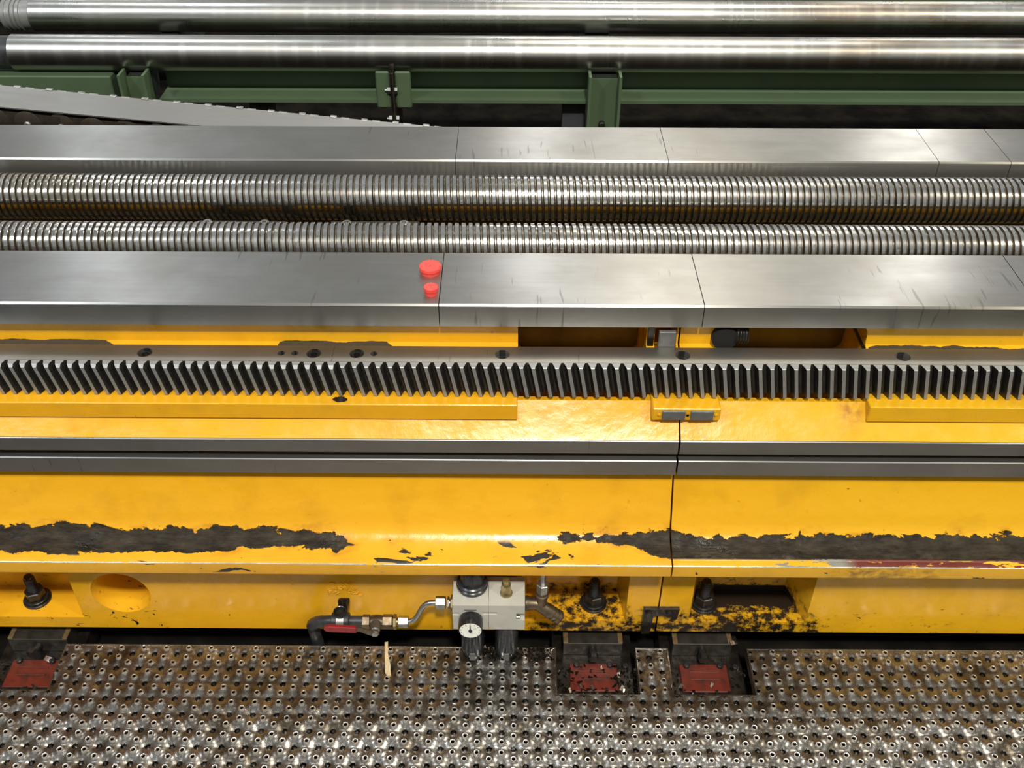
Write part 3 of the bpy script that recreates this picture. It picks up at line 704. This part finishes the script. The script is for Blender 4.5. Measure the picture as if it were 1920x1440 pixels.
ho = []
for k in range(6): ho.append((-.284 - .012 * k, VY, VZ + .002))
for k in range(1, 15):
    q = R(90 * k / 14); ho.append((-.344 - .052 * math.sin(q), VY + .030 * (1 - math.cos(q)), VZ + .002 - .058 * (1 - math.cos(q))))
for k in range(1, 7): ho.append((-.396 + .0012 * k, VY + .030 + .0008 * k, VZ - .056 - .016 * k))
hs = part('air_hose', MB().tube(ho, [.0100] * 5 + [.0108] * 4 + [.0118] * (len(ho) - 9), 20), RUBBER, None)
tag(hs, 'thick black air hose bending down behind the grating edge', 'hose')

cl = thing('pipe_clamp', 'black pipe clamp with curved tab holding the hose to the yellow plinth', 'clamp', (-.330, 1.27, .10))
for xx in (-.3475, -.3235): part('clamp_band', MB().rev((xx, VY, VZ + .002), (1, 0, 0), [(0, .0108), (0, .0150), (.001, .0160), (.009, .0160), (.010, .0150), (.010, .0108)], 28, cap0=False, cap1=False), RUBBER, cl)
part('clamp_strap', MB().rev((-.3378, VY, VZ + .002), (1, 0, 0), [(0, .0108), (0, .0152), (.0145, .0152), (.0145, .0108)], 28, cap0=False, cap1=False), CHAINM, cl)
part('cupped_tab', MB().rev((-.3305, 1.248, VZ + .0165), (0, 0, 1), [(0, .0085), (.002, .0110), (.0105, .0125), (.0112, .0122), (.0105, .0112), (.003, .0095), (.0028, .001)], 28), NUTM, cl)
box('standoff', -.341, -.320, 1.256, 1.2995, VZ - .008, VZ + .006, OILY, cl, .002)
part('clamp_bolt', MB().rev((-.3330, 1.268, VZ + .004), (0, 0, 1), [(0, .0038), (.028, .0038), (.036, .0008)], 12).cyl((-.3240, 1.272, VZ + .004), (0, 0, 1), .0042, .024, 12), OILY, cl)

yf = thing('y_fitting', 'dirty bronze Y-shaped strainer fitting right of the grey unit', 'pipe fitting', (.06, 1.25, .12))
part('side_arm', MB().rev((.0250, AX, AZ), (1, 0, 0), [(0, .0125), (.002, .0155), (.006, .0150), (.010, .0130), (.030, .0125)], 26), BRONZE, yf)
dv = Vector((.050, -.006, -.040)).normalized()
part('slanted_arm', MB().rev((.046, AX, AZ + .002), dv, [(0, .0125), (.024, .0128), (.030, .0138), (.036, .0138), (.0365, .0122), (.041, .0122), (.0415, .0138), (.045, .0138), (.0455, .0122), (.050, .0122), (.0505, .0138), (.058, .0138), (.061, .0118), (.061, .008), (.056, .008)], 26), BRONZE, yf)
part('upper_arm', MB().rev((.0560, AX, AZ), (.06, 0, 1), [(0, .0115), (.020, .0105), (.022, .0128), (.028, .0130), (.029, .0105), (.036, .0105)], 24), BRONZE, yf)
part('compression_nut', MB().hexn((.0580, AX, AZ + .035), (.02, 0, 1), .0205, .022, .25), ZINC, yf)
part('short_tube', MB().cyl((.0585, AX, AZ + .055), (.02, 0, 1), .0052, .036, 16), TUBE, yf)

# ------------------------------------------------------------------ bits lying about
ws = MB(); P = [(-.2535, 1.2605), (-.2470, 1.2615), (-.2445, 1.235), (-.2370, 1.208), (-.2335, 1.184), (-.2395, 1.180), (-.2455, 1.190), (-.2485, 1.215), (-.2515, 1.24)]; n = len(P)
ws.add([(x, y, .0062) for x, y in P] + [(x * .995 - .0012, y, .0105 + .002 * (i % 2)) for i, (x, y) in enumerate(P)], [tuple(range(n)), tuple(range(2 * n - 1, n - 1, -1))] + [(k, (k + 1) % n, n + (k + 1) % n, n + k) for k in range(n)])
tag(part('wood_splinter', ws, WOOD, None), 'pale split wood sliver lying on the grating near the valve', 'splinter')
def chip(x, y, z, L, wd, rz, curl, label, grp='loose metal chips'):
    vs = []; fs = []
    for k in range(5):
        t = k / 4; a = curl * (t - .5); px = L * (t - .5); pz = .5 * L * (math.cos(a * 2) - math.cos(curl)) * .5
        for s in (-1, 1):
            for h in (0, .0007): vs.append((px, s * wd / 2, pz + h))
    for k in range(4):
        b = k * 4; fs += [(b, b + 4, b + 6, b + 2), (b + 1, b + 3, b + 7, b + 5), (b, b + 1, b + 5, b + 4), (b + 2, b + 6, b + 7, b + 3)]
    fs += [(0, 2, 3, 1), (16, 17, 19, 18)]
    o = part('metal_chip', MB().add(vs, fs), CHIP, None); o.location = (x, y, z); o.rotation_euler = (.3, .2, rz)
    return tag(o, label, 'metal chip', grp)
chip(-.775, 1.2790, -.118, .016, .009, 1.0, 1.2, 'bright curled chip in the gap, the right one of a pair below the round hole')
chip(-.812, 1.2790, -.118, .014, .007, 1.9, 1.4, 'bright curled chip in the gap, the left one of a pair below the round hole')
chip(-.948, 1.2640, -.058, .018, .010, -.3, .8, 'bright chip beside the adjusting bolt of the shoe at the grating corner')
chip(.455, 1.2925, -.025, .016, .009, .4, .9, 'bright chip beside the shoe below the clamp bracket')
chip(.995, 1.262, -.024, .012, .010, .2, .6, 'small white chip on the far right edge of the gap')
sw = MB()
for k in range(700):
    c = random.choice(((-.9745, 1.), (.1675, 2.), (.1675, 2.), (.392, 1.), (0.02, .6)))
    x = c[0] + random.uniform(-.085, .085); y = random.uniform(1.158, 1.262); z = -.0675
    if c[1] == .6: x = random.uniform(-.06, .085); y = random.uniform(1.226, 1.257); z = .0012
    elif abs(x - c[0]) < .05 and 1.204 < y < 1.268 and random.random() < (.97 if c[1] == 1. else .72): continue
    elif abs(x - c[0]) < .05 and 1.200 < y < 1.270: z = -.0630
    s = random.uniform(.0012, .0034); q = random.uniform(0, 6.28); a = Vector((math.cos(q), math.sin(q), random.uniform(-.3, .8))) * s * 1.6; b = Vector((-math.sin(q), math.cos(q), random.uniform(-.4, .6))) * s
    p = Vector((x, y, z + .001)); up = Vector((0, 0, .0012)); q4 = [p - a - b * .6, p + a - b, p + a * .8 + b, p - a + b * .7]
    sw.add([v for v in q4] + [v + up for v in q4], [(3, 2, 1, 0), (4, 5, 6, 7), (0, 1, 5, 4), (1, 2, 6, 5), (2, 3, 7, 6), (3, 0, 4, 7)])
SWM = simple('wet_dark_swarf', (.05, .042, .032), (.02, .016, .013), 120, .18, .8)
o = part('swarf', sw, SWM, None); o['kind'] = 'stuff'; tag(o, 'dark oily swarf scattered round the levelling shoes and filter bowls', 'swarf')

# ------------------------------------------------------------------ cable chain behind the rear slideway
ch = thing('cable_chain', 'grey steel cable chain sloping down behind the rear slideway', 'cable chain', (-1.2, 2.27, .68))
zc = lambda x: .722 - .097 * (x + 1.19)
cx0, cx1 = -2.0, -.05
cov = MB(); ncv = 40
for i in range(ncv + 1):
    x = cx0 + (cx1 - cx0) * i / ncv; z = zc(x); cov.v += [(x, 2.214, z - .003), (x, 2.214, z), (x, 2.329, z), (x, 2.329, z - .003)]
for i in range(ncv):
    for k in range(4): cov.f.append((i * 4 + k, i * 4 + (k + 1) % 4, (i + 1) * 4 + (k + 1) % 4, (i + 1) * 4 + k))
cov.f += [(3, 2, 1, 0), tuple(ncv * 4 + k for k in range(4))]
part('cover_band', cov, CHAINM, ch)
lk = MB(); lk.rev((0, 0, 0), (0, -1, 0), [(0, .032), (.003, .032), (.004, .030)], 24).box(.0, .075, -.003, 0, -.026, .026); lkm = lk.mesh('link_plate'); lkm.materials.append(CHAIND)
pnm = MB().rev((0, -.004, 0), (0, -1, 0), [(0, .008), (.003, .008), (.005, .005)], 14).mesh('link_pin'); pnm.materials.append(CHAINM)
tbm = MB().box(-.008, .008, -.004, .006, 0, .003).mesh('edge_tab', bevel=.001); tbm.materials.append(CHAINM)
k = 0; x = cx0 + .04
while x < cx1 - .08:
    for yy in (2.224, 2.325):
        o = obj('link_plate', lkm, CHAIND, ch); o.location = (x, yy - (.003 if k % 2 else 0), zc(x) - .040); o.rotation_euler = (0, math.atan(.097), 0)
        p = obj('link_pin', pnm, CHAINM, ch); p.location = (x, yy - (.003 if k % 2 else 0), zc(x) - .040)
    o = obj('edge_tab', tbm, CHAINM, ch); o.location = (x + .02, 2.328, zc(x + .02) - .0015 + (k % 3) * .0006); o.rotation_euler = (0, math.atan(.097), 0)
    o = obj('edge_tab', tbm, CHAINM, ch); o.location = (x + .048, 2.3275, zc(x + .048) - .002); o.rotation_euler = (0, math.atan(.097), 0); o.scale = (1.3, .8, .8)
    x += .075; k += 1
for xk in (-1.9, -1.5): box('chain_tray_leg', xk - .02, xk + .02, 2.22, 2.32, -.13, zc(xk) - .076, GREYFT, ch)

# ------------------------------------------------------------------ green bar rack with two round bars
fr = thing('bar_rack', 'green painted steel frame carrying the two round bars', 'frame', (0, 3.3, -.13))
def ibeam(name, yf, yb, zt, zb, x0, x1):
    yw = (yf + yb) / 2; tw, tf = .006, .010
    return part(name, MB().extr([(yf, zb - tf), (yf, zb), (yw - tw, zb), (yw - tw, zt), (yb, zt), (yb, zt - tf), (yw + tw, zt - tf), (yw + tw, zb), (yb, zb), (yb, zb - tf)], x0, x1, 1), GREEN, fr)
ibeam('front_beam', 2.955, 3.165, .502, .428, -.362, 2.6)
ibeam('front_beam', 2.955, 3.165, .502, .428, -1.085, -.374)
ibeam('rear_beam', 3.90, 4.10, .425, .345, -2.6, 2.6)
box('side_plate', -2.6, -1.215, 2.945, 3.165, .40, .502, GREEN, fr, .003)
def post(x0, x1, yf=2.895):
    t = .008; yb = 2.953
    part('post', MB().extr([(yf, -.13), (yf, .5245), (yb, .5245), (yb, -.13)], x0, x0 + t, 1).extr([(yf, -.13), (yf, .5245), (yb, .5245), (yb, -.13)], x1 - t, x1, 1).extr([(yb - t, -.13), (yb - t, .50), (yb, .50), (yb, -.13)], x0 + t, x1 - t, 1), GREEN, fr)
    box('cross_member', x0 + .01, x1 - .01, 3.166, 3.90, .40, .502, SADDLE, fr, .002)
    box('saddle', x0 + .01, x1 - .01, 2.956, 3.05, .4285, .5025, SADDLE, fr)
    part('post_bolt', MB().cyl(((x0 + x1) / 2, yb - t, .36), (0, -1, 0), .010, .02, 14, .002), NUTM, fr)
post(.220, .318); post(-1.175, -1.095)
# bolted splice
box('splice_plate', -.3735, -.3685, 2.93, 3.12, .33, .520, OILY, fr, .001)
box('splice_plate', -.3675, -.3625, 2.93, 3.12, .30, .520, BLOCK, fr, .001)
box('end_plate', -.418, -.376, 2.945, 2.953, .405, .520, GREEN, fr, .006)
box('end_plate', -.360, -.312, 2.945, 2.953, .405, .520, GREEN, fr, .006)
for zz in (.462, .372):
    part('splice_bolt', MB().hexn((-.3735, 2.945, zz), (-1, 0, 0), .019, .012).cyl((-.3855, 2.945, zz), (-1, 0, 0), .0055, .006, 12), ZINC, fr)
    part('splice_bolt', MB().hexn((-.3625, 2.945, zz), (1, 0, 0), .019, .010), ZINC, fr)
box('gap_black_plate', -1.214, -1.166, 2.99, 3.10, .30, .50, OILY, fr)  # black plate added to paint the dark gap beside the post
for xf in (-.80, .16, .40): box('foot_plate', xf - .05, xf + .05, 2.96, 3.25, -.13, -.10, GREYFT, fr)
for xf in (-.79, .185): box('foot_strut', xf - .035, xf + .035, 3.0, 3.05, -.10, .417, GREYFT, fr)
part('top_bolt', MB().cyl((.31, 3.96, .425), (0, 0, 1), .012, .025, 14, .002), ZINC, fr)

def bar(yc, zc_, r, x0, label, ends):
    t = thing('round_bar', label, 'steel bar', (0, yc, zc_))
    part('shaft', MB().rev((x0 + .09, yc, zc_), (1, 0, 0), [(0, r - .002), (.002, r), (4.2, r)], 64), BAR, t)
    if ends == 0:
        pr = [(0, r - .004), (.012, r - .003), (.013, r - .006)]
        for k in range(3): pr += [(.022 + k * .014, r - .006), (.023 + k * .014, r - .002), (.031 + k * .014, r - .002), (.032 + k * .014, r - .006)]
        pr += [(.089, r - .006)]
        part('grooved_end', MB().rev((x0, yc, zc_), (1, 0, 0), pr, 64), TOOTHM, t)
    else:
        part('black_collar', MB().rev((x0 - .5, yc, zc_), (1, 0, 0), [(0, r - .004), (.589, r - .004)], 48), RUBBER, t)
    return t
bar(3.0, .5545, .0518, -1.600, 'nearer round steel bar, brown at its right end, on the green frame', 1)
bar(3.334, .5538, .0515, -1.665, 'farther round steel bar with a grooved left end on the green frame', 0)
